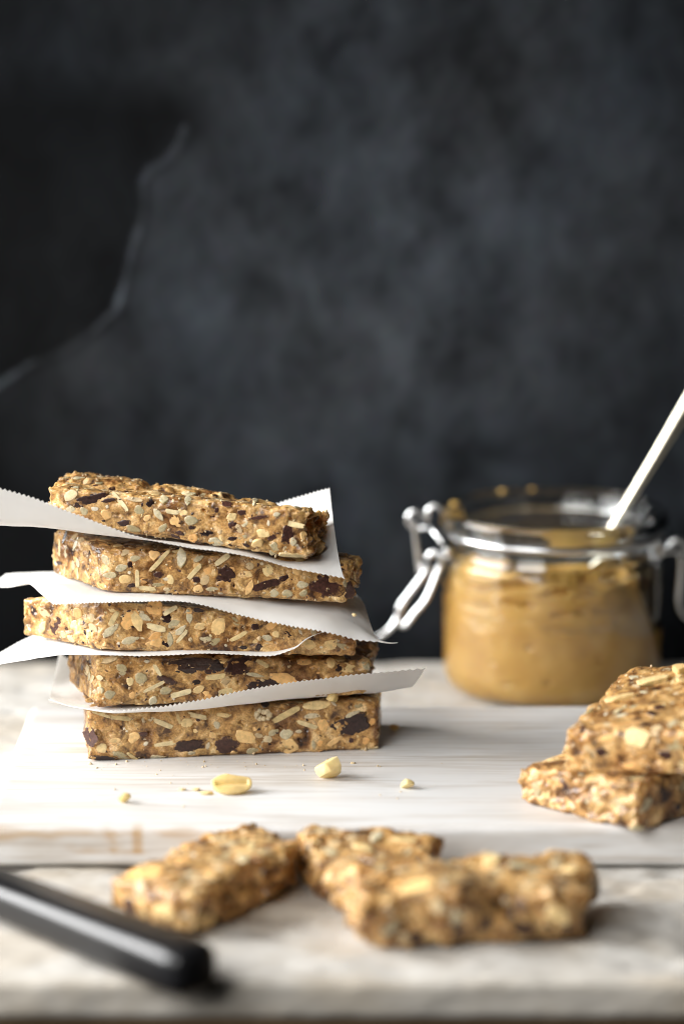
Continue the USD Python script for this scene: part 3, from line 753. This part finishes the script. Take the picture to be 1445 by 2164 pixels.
# paper under the second bar
sheet('white baking paper sheet under the second bar from the top, its left tip curling down', [
    rowY(-.010, [(112, 1277), (200, 1274), (360, 1271), (430, 1280, -.011), (500, 1297, -.012), (600, 1320, -.014), (690, 1336, -.015), (757, 1352, -.014), (838, 1360, -.010)]),
    rowY(-.005, [(100, 1266), (200, 1264), (360, 1263), (430, 1268), (500, 1278), (600, 1300, -.008), (690, 1316, -.009), (757, 1338, -.009), (822, 1361, -.008)]),
    rowY(.001, [(86, 1254), (200, 1256), (360, 1258), (430, 1262), (500, 1268), (600, 1284), (690, 1298), (750, 1318), (800, 1357, -.004)]),
    [P(60, 1234, .014), P(190, 1240, .014), P(360, 1245, .014), Pxz(430, .014, .0755), Pxz(500, .014, .0752), Pxz(600, .014, .0742), Pxz(690, .014, .0735), P(740, 1275, .014), P(783, 1320, .008)],
    [P(20, 1242, .026), P(160, 1222, .026), P(360, 1228, .026), Pxz(430, .026, .0755), Pxz(500, .026, .0752), Pxz(600, .026, .0742), Pxz(690, .026, .0735), P(740, 1258, .026), P(766, 1272, .026)],
    [P(-14, 1240, .036), P(120, 1208, .036), P(360, 1215, .036), Pxz(430, .036, .0755), Pxz(500, .036, .0752), Pxz(600, .036, .0742), Pxz(690, .036, .073), P(730, 1248, .036), P(752, 1256, .036)],
    [P(12, 1212, .047), P(95, 1206, .047), P(360, 1205, .047), Pxz(430, .047, .0755), Pxz(500, .047, .0752), Pxz(600, .047, .0742), Pxz(690, .047, .072), P(720, 1245, .047), P(738, 1252, .047)]],
    0.0010, 0.0, seed=2)

# paper under the middle bar
sheet('white baking paper sheet under the middle bar, front edge curling up at the right', [
    rowY(-.008, [(-30, 1412, 0), (60, 1393, -.004), (130, 1384), (215, 1386), (330, 1385), (480, 1382), (575, 1387, -.009), (622, 1374, -.009), (650, 1352, -.006), (690, 1336, -.002), (772, 1342, .006)]),
    rowY(-.004, [(-30, 1408, .005), (60, 1386, .002), (130, 1379), (215, 1380), (330, 1379), (480, 1377), (575, 1380), (622, 1370), (650, 1350, -.003), (690, 1336, .001), (772, 1342, .009)]),
    [P(-30, 1404, .010), P(60, 1376, .010), Pxz(130, .006, .0556), Pxz(215, .006, .0556), Pxz(330, .006, .0556), Pxz(480, .006, .0553), Pxz(575, .006, .0550), Pxz(622, .006, .0552), P(650, 1350, .004), P(690, 1338, .006), P(772, 1344, .013)],
    [P(-30, 1402, .016), P(55, 1362, .022), Pxz(125, .022, .0556), Pxz(215, .022, .0556), Pxz(330, .022, .0556), Pxz(480, .022, .0553), Pxz(575, .022, .0550), Pxz(622, .022, .0548), P(650, 1352, .018), P(690, 1345, .018), P(765, 1350, .022)],
    [P(-30, 1400, .020), P(52, 1350, .034), P(112, 1330, .042), Pxz(215, .042, .0556), Pxz(330, .042, .0556), Pxz(480, .042, .0553), Pxz(575, .042, .0550), Pxz(622, .042, .0548), Pxz(650, .042, .0548), Pxz(690, .042, .0548), Pxz(750, .042, .0548)]],
    lambda u: 0.0009 * np.clip((u - 0.3) * 8, 0, 1), 0.0012, teeth=82, seed=3)

# paper on the bottom bar
sheet('white baking paper sheet on the lowest bar, front edge rolled up towards the right', [
    rowY(-.011, [(103, 1480, .004), (170, 1496, -.006), (245, 1504), (400, 1482, -.010), (560, 1452, -.0075), (690, 1435, -.004), (780, 1425, -.002), (898, 1413, .006)]),
    rowY(-.011, [(104, 1482, .006), (170, 1498, -.006), (245, 1508, -.011), (400, 1493, -.008), (560, 1468, -.004), (690, 1453, .001), (778, 1444, .004), (886, 1432, .008)]),
    rowY(-.008, [(106, 1484, .010), (170, 1496, -.003), (245, 1506), (400, 1497, -.002), (560, 1484, .004), (690, 1473, .009), (775, 1467, .012), (868, 1455, .012)]),
    [P(106, 1473, .016), P(170, 1484, .012)] + lin(.016, .0350, [245, 400, 560, 690, 772]) + [P(850, 1450, .014)],
    [P(108, 1460, .028), P(165, 1466, .026)] + lin(.026, .0350, [245, 400, 560, 690, 765]) + [P(815, 1440, .028)],
    [P(118, 1420, .038), P(155, 1440, .038)] + lin(.040, .0352, [245, 400, 560, 690, 755]) + [P(790, 1428, .042)],
    [P(126, 1375, .044), P(160, 1400, .046)] + lin(.050, .0365, [245, 400, 560, 690, 745]) + [P(775, 1420, .050)]],
    lambda u: 0.0010 * np.clip((u - 0.17) * 12, 0, 1), 0.0010, seed=4)


# ---------------------------------------------------------------- loose peanuts and crumbs
def nut(name, label, px, py, z, w, h, ang, seed, cat='peanut', half=True, parent=None, rise=0.85, chop=2, group=None):
    r = np.random.default_rng(seed)
    s = trimesh.creation.icosphere(4)
    v, f = np.array(s.vertices), np.array(s.faces)
    a, b, c = w / 2, h / 2, h / 2 * rise
    if half:
        v[:, 2] = np.where(v[:, 2] > 0.25, 0.25 + (v[:, 2] - 0.25) * 0.12, v[:, 2])        # the split face of a half nut
        v[:, 2] -= 0.40 * np.exp(-(v[:, 1] / 0.20) ** 2) * (v[:, 2] > 0.2) * (np.abs(v[:, 0]) < 0.75)
    for _ in range(chop):
        d = r.normal(size=3) * [1, 1, 0.6]
        d /= np.linalg.norm(d)
        over = np.clip(v @ d - (r.uniform(0.30, 0.6) if not half else r.uniform(0.5, 0.8)), 0, 1)
        v = v - over[:, None] * d * 0.9
    v = v * (0.93 + 0.16 * fbm(v * 1.6 + seed, 3, 3))[:, None]
    v = v * [a, b, c]
    th = math.radians(ang)
    R = np.array([[math.cos(th), -math.sin(th), 0], [math.sin(th), math.cos(th), 0], [0, 0, 1]])
    tl = math.radians(38 if half else r.uniform(14, 24))
    Rx = np.array([[1, 0, 0], [0, math.cos(tl), -math.sin(tl)], [0, math.sin(tl), math.cos(tl)]])
    v = v @ Rx.T @ R.T
    p = Pz(px, py, z)
    v = v - [0, 0, v[:, 2].min()] + p
    o = obj(name, (v, f), M['loose_peanut'])
    tag(o, label, cat, group)


nut('peanut_half', 'split peanut half lying on the board, the longer of the two before the stack', 490, 1676, ZB, 0.0142, 0.0085, 8, 1, rise=0.62, chop=1)
nut('peanut_chunk', 'chopped peanut chunk on the board before the right end of the stack', 702, 1648, ZB, 0.0130, 0.0104, 0, 2, half=False, rise=0.9, chop=8)
nut('peanut_chunk', 'small peanut chunk on the lowest bar, against the rolled paper edge', 703, 1484, 0.0345, 0.0052, 0.0048, 30, 3, half=False, chop=4)
nut('peanut_chunk', 'peanut chunk on the upper paper under the right end of the topmost bar', 626, 1196, 0.0868, 0.0072, 0.0042, 0, 4, half=False, chop=3)
nut('peanut_crumb', 'small peanut crumb on the board left of the peanut half', 265, 1698, ZB, 0.0056, 0.0044, 20, 5, 'crumb', half=False, chop=5)
nut('peanut_crumb', 'small peanut crumb on the board at the right of the chopped chunk', 859, 1667, ZB, 0.0056, 0.0040, 0, 6, 'crumb', half=False, chop=4)
nut('peanut_crumb', 'tiny yellow crumb on the board in the shadow right of the stack', 833, 1544, ZB, 0.0036, 0.0028, 0, 7, 'crumb', half=False, chop=3)
nut('peanut_crumb', 'tiny yellow crumb on the second paper from the top', 748, 1303, 0.0735, 0.0020, 0.0014, 40, 8, 'crumb', half=False, chop=3)
nut('peanut_crumb', 'flat brown crumb touching the left tip of the peanut half', 436, 1680, ZB, 0.0058, 0.0024, 0, 9, 'crumb', half=False, chop=3, rise=0.6)
nut('peanut_crumb', 'thin pale brown crumb left of the flat crumb beside the peanut half', 414, 1672, ZB, 0.0036, 0.0020, 30, 10, 'crumb', half=False, chop=3, rise=0.5)
nut('peanut_crumb', 'tiny pale crumb on the board straight below the date in the lowest bar', 384, 1671, ZB, 0.0030, 0.0018, 0, 11, 'crumb', half=False, chop=3, rise=0.5)
# dust of crumbs round the stack
dust = []
for k in range(64):
    px, py = rng.uniform(150, 960), rng.uniform(1610, 1715)
    if rng.uniform() < 0.65:
        px, py = rng.uniform(190, 820), rng.uniform(1606, 1630)
    sz = 0.00013 + 0.0006 * rng.uniform() ** 3
    dust.append((ICO1[0] * sz * rng.uniform(0.5, 1.4, 3) * (0.6 + rng.uniform(0, 0.8, (len(ICO1[0]), 1))) + Pz(px, py, ZB + 0.0001), ICO1[1]))
tag(obj('crumbs', join(dust), M['oat']), 'dust of tiny oat crumbs strewn on the board before the stack', 'crumbs', kind='stuff')
# crumbly pale cluster stuck on the lowest bar
cl = []
for k in range(9):
    s = trimesh.creation.icosphere(2)
    v = np.array(s.vertices) * (0.7 + 0.6 * fbm(np.array(s.vertices) * 2 + k, 2, 5))[:, None] * rng.uniform(0.0007, 0.0013, 3)
    ang = k / 9 * 6.28
    cl.append((v + P(555 + 15 * math.cos(ang) * rng.uniform(.6, 1), 1512 - 11 * math.sin(ang) * rng.uniform(.6, 1), 0.0035 - rng.uniform(0, .0006)), np.array(s.faces)))
tag(obj('walnut_crumb', join(cl), M['fleck']), 'knobbly pale crumb stuck on the front of the lowest bar', 'crumb')

# ---------------------------------------------------------------- jar
JX, JY, JR = 0.0876, 0.1550, 0.0440
JS = np.array([1.027, 1.027, 0.918])
J = np.array([JX, JY, 0.0006])
jar = thing('glass_jar', 'open clip-top glass jar of peanut butter behind the board', 'jar', loc=J)


def arc(cx_, cz_, r, a0, a1, n=8):
    a = np.radians(np.linspace(a0, a1, n))
    return [(cx_ + r * math.cos(t), cz_ + r * math.sin(t)) for t in a]


outer = [(0.0, 0.0022), (0.026, 0.0014), (0.032, 0.0)] + arc(0.0335, 0.0105, 0.0105, -88, 0, 12) + [(0.044, 0.02), (0.0441, 0.04), (0.0440, 0.058)] + arc(0.0405, 0.0605, 0.0035, 0, 75, 7) \
    + [(0.0408, 0.0660), (0.0404, 0.0690)] + [(0.0415, 0.0705), (0.0432, 0.0712)] + [(0.0426, 0.0726), (0.0424, 0.0745), (0.0432, 0.0758)] + arc(0.0440, 0.0782, 0.0018, -80, 0, 6) + arc(0.0436, 0.0812, 0.0022, 0, 90, 8) + [(0.0420, 0.0830), (0.0412, 0.0812)]
inner = arc(0.0392, 0.0806, 0.0012, 90, 200, 6) + [(0.0378, 0.0760), (0.0376, 0.0690), (0.0384, 0.0650), (0.0402, 0.0615), (0.0412, 0.058), (0.0412, 0.02)] + arc(0.0325, 0.0125, 0.0087, 0, -85, 10) + [(0.025, 0.0045), (0.0, 0.0048)]
def jarify(vf):
    return J + (np.asarray(vf[0]) - J) * JS, vf[1]


obj('glass_body', jarify(revolve(outer + inner, J, 160)), M['glass'], jar, smooth=True)

# peanut butter: fills the jar, wetting the glass, with a rough top
nth, nz, nr = 280, 90, 30
DENTS = [(4.42, 0.030, 0.0016, 0.0016), (4.05, 0.021, 0.0012, 0.0014), (4.9, 0.046, 0.0022, 0.0020), (4.2, 0.012, 0.0018, 0.0014), (5.1, 0.024, 0.0014, 0.0014), (4.6, 0.014, 0.0012, 0.0013), (5.3, 0.040, 0.0018, 0.0016), (3.9, 0.036, 0.0014, 0.0012)]
th = np.arange(nth) / nth * 2 * np.pi
ct, st = np.cos(th), np.sin(th)
hb = 0.0570 + 0.0042 * (fbm(np.stack([ct * 2.2 + 3, st * 2.2, 0 * ct], -1), 3, 4) - 0.5) * 2 + 0.0030 * np.cos(th + 1.9)
right_gap = np.exp(-(((th - 6.05 + np.pi) % (2 * np.pi) - np.pi) / 0.46) ** 2)         # butter pulled off the glass at the right


def in_r(z):
    pr = np.array([(0.0, 0.0046), (0.025, 0.0046)] + arc(0.0325, 0.0125, 0.0087, -80, 0, 12) + [(0.0412, 0.058), (0.0402, 0.0615), (0.0384, 0.065), (0.0376, 0.069), (0.0376, 0.09)])
    return np.interp(z, pr[:, 1], pr[:, 0])


rows = [np.stack([0 * ct, 0 * ct, 0 * ct + 0.0046], -1), np.stack([ct * 0.025, st * 0.025, 0 * ct + 0.0046], -1)]
for i in range(nz):
    z = 0.0046 + (hb - 0.0046) * (i / (nz - 1)) ** 1.3
    up = np.clip((z - 0.030) / 0.022, 0, 1)
    rr_ = in_r(z) + 0.00025
    pn = np.stack([ct * 3, st * 3, z * 110], -1)
    rr_ = rr_ - right_gap * up * 0.0150 - up ** 2 * np.clip(fbm(pn * [1, 1, 2.2], 4, 6) - 0.50, 0, 1) * 0.028 - up * np.clip(fbm(pn * 1.7 + 4, 3, 16) - 0.66, 0, 1) * 0.008
    for dth, dz, dw, dd in DENTS:
        da = ((th - dth + np.pi) % (2 * np.pi) - np.pi) * 0.041
        rr_ = rr_ - dd * np.exp(-((da / dw) ** 2 + ((z - dz) / (dw * 0.6)) ** 2))
    rows.append(np.stack([ct * rr_, st * rr_, z], -1))
edge_ = rows[-1]
for i in range(1, nr + 1):
    k = 1 - i / nr
    xy = edge_[:, :2] * k
    swirl = fbm(np.stack([xy[:, 0] * 110, xy[:, 1] * 110, 0 * ct], -1), 4, 9) - 0.5
    zz = edge_[:, 2] * k ** 0.5 + (1 - k ** 0.5) * 0.0600 + swirl * 0.011 * (1 - k ** 3) + 0.003 * np.sin(xy[:, 0] * 160)
    rows.append(np.stack([xy[:, 0], xy[:, 1], zz], -1))
V = np.stack(rows, 0)
kk = len(rows)
idx = np.arange(kk * nth).reshape(kk, nth)
q = np.stack([idx[:-1], np.roll(idx[:-1], -1, 1), np.roll(idx[1:], -1, 1), idx[1:]], -1).reshape(-1, 4)
butter = obj('peanut_butter', jarify((V.reshape(-1, 3) + J, np.vstack([q[:, [0, 1, 2]], q[:, [0, 2, 3]]]))), M['butter'], jar)
# smears on the inside of the neck
def smear(th0, th1, z0, z1, seed, r0=None, deep=0.0022):
    a, b = np.meshgrid(np.linspace(0, 1, 40), np.linspace(0, 1, 14), indexing='ij')
    tt, z = th0 + (th1 - th0) * a, z0 + (z1 - z0) * b
    pr = np.array([(0.0412, 0.058), (0.0402, 0.0615), (0.0384, 0.065), (0.0376, 0.069), (0.0378, 0.076), (0.0384, 0.0806), (0.0405, 0.083)])
    R0 = np.interp(z, pr[:, 1], pr[:, 0]) + 0.0003
    ed = np.clip(np.minimum(np.minimum(a, 1 - a) * 3, np.minimum(b, 1 - b) * 2.5), 0, 1)
    t_ = deep * np.clip(ed * fbm(np.stack([tt * 7, z * 400, 0 * z], -1) + seed, 3, 5) * 3.0 - 0.9, 0, 1.2)
    rad = R0 - t_
    Gm = np.stack([np.cos(tt) * rad, np.sin(tt) * rad, z], -1)
    Go = np.stack([np.cos(tt) * (R0 + 0.0002), np.sin(tt) * (R0 + 0.0002), z], -1)
    nn, mm = a.shape
    idx = np.arange(nn * mm).reshape(nn, mm)
    q = np.stack([idx[:-1, :-1], idx[1:, :-1], idx[1:, 1:], idx[:-1, 1:]], -1).reshape(-1, 4)
    f1 = np.vstack([q[:, [0, 1, 2]], q[:, [0, 2, 3]]])
    on = t_.ravel() > 0.00025
    f1 = f1[on[f1].any(1)]
    tm_ = trimesh.Trimesh(np.vstack([Gm.reshape(-1, 3), Go.reshape(-1, 3)]) + J, np.vstack([f1, f1[:, ::-1] + nn * mm]), process=False)
    tm_.remove_unreferenced_vertices()
    obj('peanut_butter_smear', jarify((np.array(tm_.vertices), np.array(tm_.faces))), M['butter'], jar)


smear(4.30, 5.80, 0.0725, 0.0818, 11, deep=0.0026)
smear(4.9, 5.6, 0.0640, 0.0700, 6)
smear(3.55, 4.30, 0.0600, 0.0690, 2)
smear(2.75, 3.20, 0.0700, 0.0828, 3)
# bits of butter on the rim
for th_, s_ in ((2.93, 0.0016), (2.05, 0.0014), (1.72, 0.0011)):
    s = trimesh.creation.icosphere(3)
    v = np.array(s.vertices) * (0.7 + 0.6 * fbm(np.array(s.vertices) * 1.5 + th_ * 5, 3, 2))[:, None] * s_ * [1, 1, 0.7]
    obj('peanut_butter_drop', jarify((v + J + [0.0405 * math.cos(th_), 0.0405 * math.sin(th_), 0.0835], np.array(s.faces))), M['butter'], jar)

# wire bail
a = np.linspace(0, 2 * np.pi, 120)
ring = J + np.stack([0.0442 * np.cos(a), 0.0442 * np.sin(a), 0.0742 + 0 * a], -1) * JS
obj('wire_ring', tube(ring, 0.0012, n=160, closed=True), M['wire'], jar)
YL = JY - 0.004
w_ = lambda pts_, Y=YL: [P(p[0], p[1], p[2] if len(p) > 2 else Y) for p in pts_]
clip = obj('wire_clip', join([
    tube(w_([(935, 1150, JY - .016), (915, 1122, JY - .012), (890, 1116), (868, 1112), (862, 1092), (876, 1079), (893, 1088), (905, 1100)]), 0.00102),
    tube(w_([(903, 1096), (906, 1076), (922, 1068), (934, 1078), (940, 1100, JY + .004), (945, 1130, JY + .012)]), 0.00102),
    tube(w_([(874, 1096), (878, 1140), (886, 1210)]), 0.00102)]), M['wire'], jar)
obj('wire_clip', join([
    tube(w_([(886, 1208), (893, 1196), (902, 1196), (898, 1212), (876, 1238), (852, 1275), (838, 1308), (826, 1326), (798, 1346)]), 0.00112),
    tube(w_([(902, 1182, YL - .004), (915, 1167, YL - .005), (930, 1178, YL - .006), (926, 1206, YL - .006), (912, 1240, YL - .006), (896, 1272, YL - .006), (872, 1300, YL - .005), (850, 1322, YL - .004), (842, 1300, YL - .003), (858, 1262, YL - .003), (884, 1228, YL - .003), (900, 1205, YL - .003)]), 0.00112, n=90),
    tube(w_([(930, 1178, YL - .006), (944, 1176, JY - .010), (942, 1160, JY - .014)]), 0.00115)]), M['wire'], jar)
obj('wire_hinge', join([
    tube(w_([(1372, 1163, JY - .012), (1392, 1150, JY - .012), (1398, 1165, JY - .012), (1388, 1180, JY - .010)]), 0.00115),
    tube(w_([(1395, 1166, JY - .008), (1450, 1166, JY - .004), (1475, 1168, JY)]), 0.00115),
    tube(w_([(1412, 1158, JY - .004), (1424, 1144, JY - .004), (1440, 1144, JY - .004), (1455, 1160, JY - .002)]), 0.0014),
    tube(w_([(1440, 1176, JY), (1436, 1230, JY), (1434, 1275, JY), (1444, 1300, JY), (1465, 1312, JY), (1500, 1316, JY)]), 0.00115)]), M['wire'], jar)

# spoon standing in the jar
sp0, sp1 = P(1212, 1248, JY - 0.008), P(1505, 770, JY + 0.004)
ax = (sp1 - sp0) / np.linalg.norm(sp1 - sp0)
side = np.cross(ax, FWD)
side = side / np.linalg.norm(side)
nrm = np.cross(side, ax)
Ls = np.linalg.norm(sp1 - sp0)
ss = np.linspace(0, 1, 50)
hw = np.interp(ss, [0, 0.3, 0.58, 0.87, 1.0], [0.0014, 0.0015, 0.0020, 0.0031, 0.0028])
ang = np.arange(20) / 20 * 2 * np.pi
prof = np.stack([np.sign(np.cos(ang)) * np.abs(np.cos(ang)) ** 0.8, np.sin(ang)], -1)
rows = [sp0 + ax * Ls * s_ + prof[:, :1] * w__ * side + prof[:, 1:] * 0.0011 * nrm for s_, w__ in zip(ss, hw)]
V = np.vstack(rows)
i, j = np.meshgrid(np.arange(49), np.arange(20), indexing='ij')
q = np.stack([i * 20 + j, i * 20 + (j + 1) % 20, (i + 1) * 20 + (j + 1) % 20, (i + 1) * 20 + j], -1).reshape(-1, 4)
FC = np.vstack([q[:, [0, 1, 2]], q[:, [0, 2, 3]], [[980, 981, 982]] if False else np.zeros((0, 3), int)])
capv = np.vstack([V, sp1])
k = np.arange(20)
FC = np.vstack([FC, np.stack([49 * 20 + k, 49 * 20 + (k + 1) % 20, np.full(20, len(V))], 1)])
spoon = thing('spoon', 'silver spoon standing in the jar of peanut butter', 'spoon', loc=sp0)
obj('spoon_handle', (capv, FC), M['silver'], spoon)
bw = trimesh.creation.icosphere(3)
v = np.array(bw.vertices)
v = v[:, :1] * 0.017 * ax + v[:, 1:2] * 0.010 * side + (np.where(v[:, 2:] > 0, v[:, 2:] * 0.1, v[:, 2:]) * 0.005) * nrm
obj('spoon_bowl', (v + sp0 - ax * 0.015, np.array(bw.faces)), M['silver'], spoon)

# ---------------------------------------------------------------- knife
k0, k1 = Pz(424, 2056, 0.0085), Pz(-30, 1876, 0.0092)
axk = (k1 - k0) / np.linalg.norm(k1 - k0)
sk = np.cross([0, 0, 1.0], axk)
sk /= np.linalg.norm(sk)
uk = np.cross(axk, sk)
Lk = np.linalg.norm(k1 - k0) + 0.012
ss = np.concatenate([np.linspace(0, 0.08, 14), np.linspace(0.09, 1, 60)])
wd = 0.0094 * np.interp(ss, [0, 0.02, 0.05, 0.09, 0.3, 0.7, 1.0], [0.60, 0.88, 0.97, 1.0, 1.0, 0.90, 0.80])
hd = 0.0077 * np.interp(ss, [0, 0.02, 0.05, 0.09, 0.3, 0.7, 1.0], [0.60, 0.88, 0.97, 1.0, 0.97, 0.86, 0.80])
ns = 48
ang = np.arange(ns) / ns * 2 * np.pi
prof = np.stack([np.sign(np.cos(ang)) * np.abs(np.cos(ang)) ** 0.62, np.sign(np.sin(ang)) * np.abs(np.sin(ang)) ** 0.62], -1)
rows = [k0 + axk * (Lk * s_) + prof[:, :1] * a_ * sk + prof[:, 1:] * b_ * uk for s_, a_, b_ in zip(ss, wd, hd)]
V = np.vstack(rows + [k0[None], (k0 + axk * Lk)[None]])
i, j = np.meshgrid(np.arange(len(ss) - 1), np.arange(ns), indexing='ij')
q = np.stack([i * ns + j, (i + 1) * ns + j, (i + 1) * ns + (j + 1) % ns, i * ns + (j + 1) % ns], -1).reshape(-1, 4)
k = np.arange(ns)
e = (len(ss) - 1) * ns
FC = np.vstack([q[:, [0, 1, 2]], q[:, [0, 2, 3]], np.stack([k, (k + 1) % ns, np.full(ns, len(V) - 2)], 1), np.stack([e + (k + 1) % ns, e + k, np.full(ns, len(V) - 1)], 1)])
knife = thing('knife', 'black handled knife lying on the table at the front', 'knife', loc=k0)
obj('handle', (V, FC), M['handle'], knife)
kb = k0 + axk * Lk
blade = [kb, kb + axk * 0.10]
bl = trimesh.creation.box(extents=(1, 1, 1))
v = np.array(bl.vertices) + [0.5, 0, 0]
v = kb + v[:, :1] * 0.11 * axk + v[:, 1:2] * np.where(v[:, :1] > 0.5, 0.004, 0.018) * sk + v[:, 2:] * 0.0014 * uk + uk * 0.0
obj('blade', (v, np.array(bl.faces)), M['wire'], knife, smooth=30)
